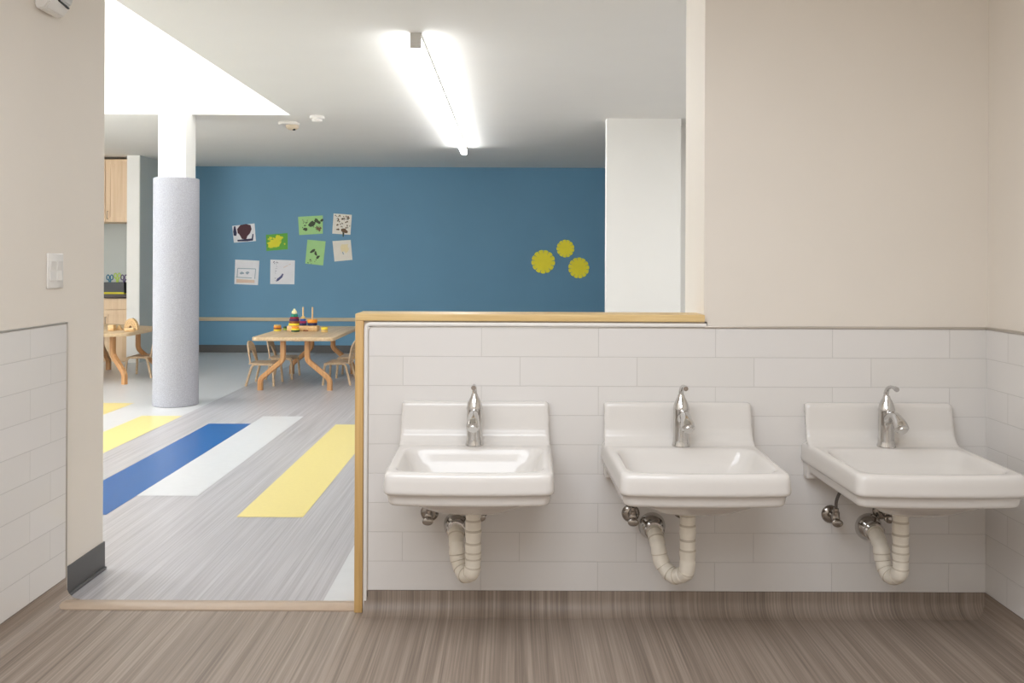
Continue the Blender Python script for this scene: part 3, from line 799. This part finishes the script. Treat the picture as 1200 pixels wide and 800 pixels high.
mk = [('ink_leaf', blob(757,446,20,9,10,.3,-.6)), ('ink_leaf', blob(780,460,8,18,10,.3,-.3)), ('ink_leaf', blob(796,488,14,9,10,.3,-.7))] + leafmarks(8, 715, 800, 500, 535, 'ink_leaf', 1)
painting('pale green upright picture with few leaf prints, lower of the two', [(722,364),(850,376),(832,546),(706,532)], 'paper_green', mk)
painting('nearly blank cream picture with one small mark, right of the green ones', [(898,374),(1026,366),(1038,506),(912,518)], 'paper_cream',
  [('ink_grey', [(962,440),(970,446),(980,470),(972,468)]), ('ink_pale', blob(985,425,30,30,14,.3))])
def frame_line(x0, y0, x1, y1, w=2.4):
    d = Vector((x1-x0, y1-y0)).normalized(); n = Vector((-d.y, d.x))*w
    return [(x0+n.x,y0+n.y),(x1+n.x,y1+n.y),(x1-n.x,y1-n.y),(x0-n.x,y0-n.y)]
mk = [('ink_peach', [(222,640),(350,648),(350,668),(222,668)])] + [('ink_grey', frame_line(*q)) for q in ((232,566,358,570),(232,566,228,628),(358,570,352,640),(220,628,330,634))] + [('ink_grey', blob(262,600,14,9,10,.3)), ('ink_grey', blob(300,598,12,10,10,.3))]
painting('white picture with faint grey house-like outlines, lowest left', [(214,504),(384,512),(374,684),(208,676)], 'paper', mk)
mk = [('ink_blue', [(500,660),(508,640),(535,618),(545,602),(554,606),(545,630),(520,652)])] + leafmarks(12, 484, 518, 518, 540, 'ink_navy', .7) + leafmarks(14, 494, 508, 545, 655, 'ink_navy', .55) + [('ink_peach', frame_line(555,560,585,545,1.6)), ('ink_peach', frame_line(590,540,605,535,1.6))]
painting('white picture with a blue brush stroke and dotted line, second lowest left', [(462,504),(634,510),(630,678),(460,676)], 'paper', mk)

def paper_flower(px, py, rpx, label, rot, slits=13):
    x, z = wxy(px-240, py-220, sc=1.0); r = rpx*YB/F
    b = B(); poly = []
    for k in range(slits):
        a0 = rot+2*PI*k/slits; da = 2*PI/slits
        poly.append((r*.64*math.cos(a0), r*.64*math.sin(a0)))
        for f, q in ((.06,.965),(.28,1),(.5,1.01),(.72,1),(.94,.965)):
            a = a0+da*f; poly.append((r*q*math.cos(a), r*q*math.sin(a)))
    prism(b, poly, -.007, -.002)
    lathe(b, [(r*.3,0),(r*.3,.003),(r*.22,.006)], (0,0,0), (0,-1,0), 24)
    o = obj('paper_flower', b, 'petal', None, None, (x, YB, z)); tag(o, label, 'decoration', 'yellow paper flowers')
paper_flower(636.6, 306.6, 13.8, 'largest yellow paper flower, left of the three', .1)
paper_flower(662.6, 291.2, 10.4, 'smallest yellow paper flower, above the other two', .5)
paper_flower(678.2, 313.8, 12.2, 'mid-sized yellow paper flower nearest the white partition', .3)

# ------------------------------------------------------------------ lights
def area(name, loc, rot, sx, sy, power, color):
    l = bpy.data.lights.new(name, 'AREA'); l.shape = 'RECTANGLE'; l.size = sx; l.size_y = sy; l.energy = power; l.color = color
    o = bpy.data.objects.new(name, l); COL.objects.link(o); o.location = loc; o.rotation_euler = rot; return o
area('washroom_ceiling_lamp', (-.4, 1.2, CZ-.06), (0,0,0), 2.2, 1.5, 62, (.86, .92, 1))
area('washroom_near_lamp', (-.3, -.6, CZ-.06), (0,0,0), 2.2, 1.0, 34, (.86, .92, 1))
area('added_classroom_fill', (2.6, 5.2, CZ-.08), (0,0,0), .12, 3, 60, (.95, .98, 1))  # unseen fill light added to brighten the classroom
wd = bpy.data.worlds.new('world'); S.world = wd; wd.use_nodes = True
wd.node_tree.nodes['Background'].inputs[0].default_value = (.8, .88, 1, 1); wd.node_tree.nodes['Background'].inputs[1].default_value = .5

S.view_settings.view_transform = 'Standard'; S.view_settings.look = 'None'
S.view_settings.gamma = 1; S.view_settings.use_curve_mapping = False; S.view_settings.exposure = 0
S.cycles.use_denoising = True
S.cycles.max_bounces = 10; S.cycles.diffuse_bounces = 6; S.cycles.glossy_bounces = 5
S.cycles.sample_clamp_indirect = 6
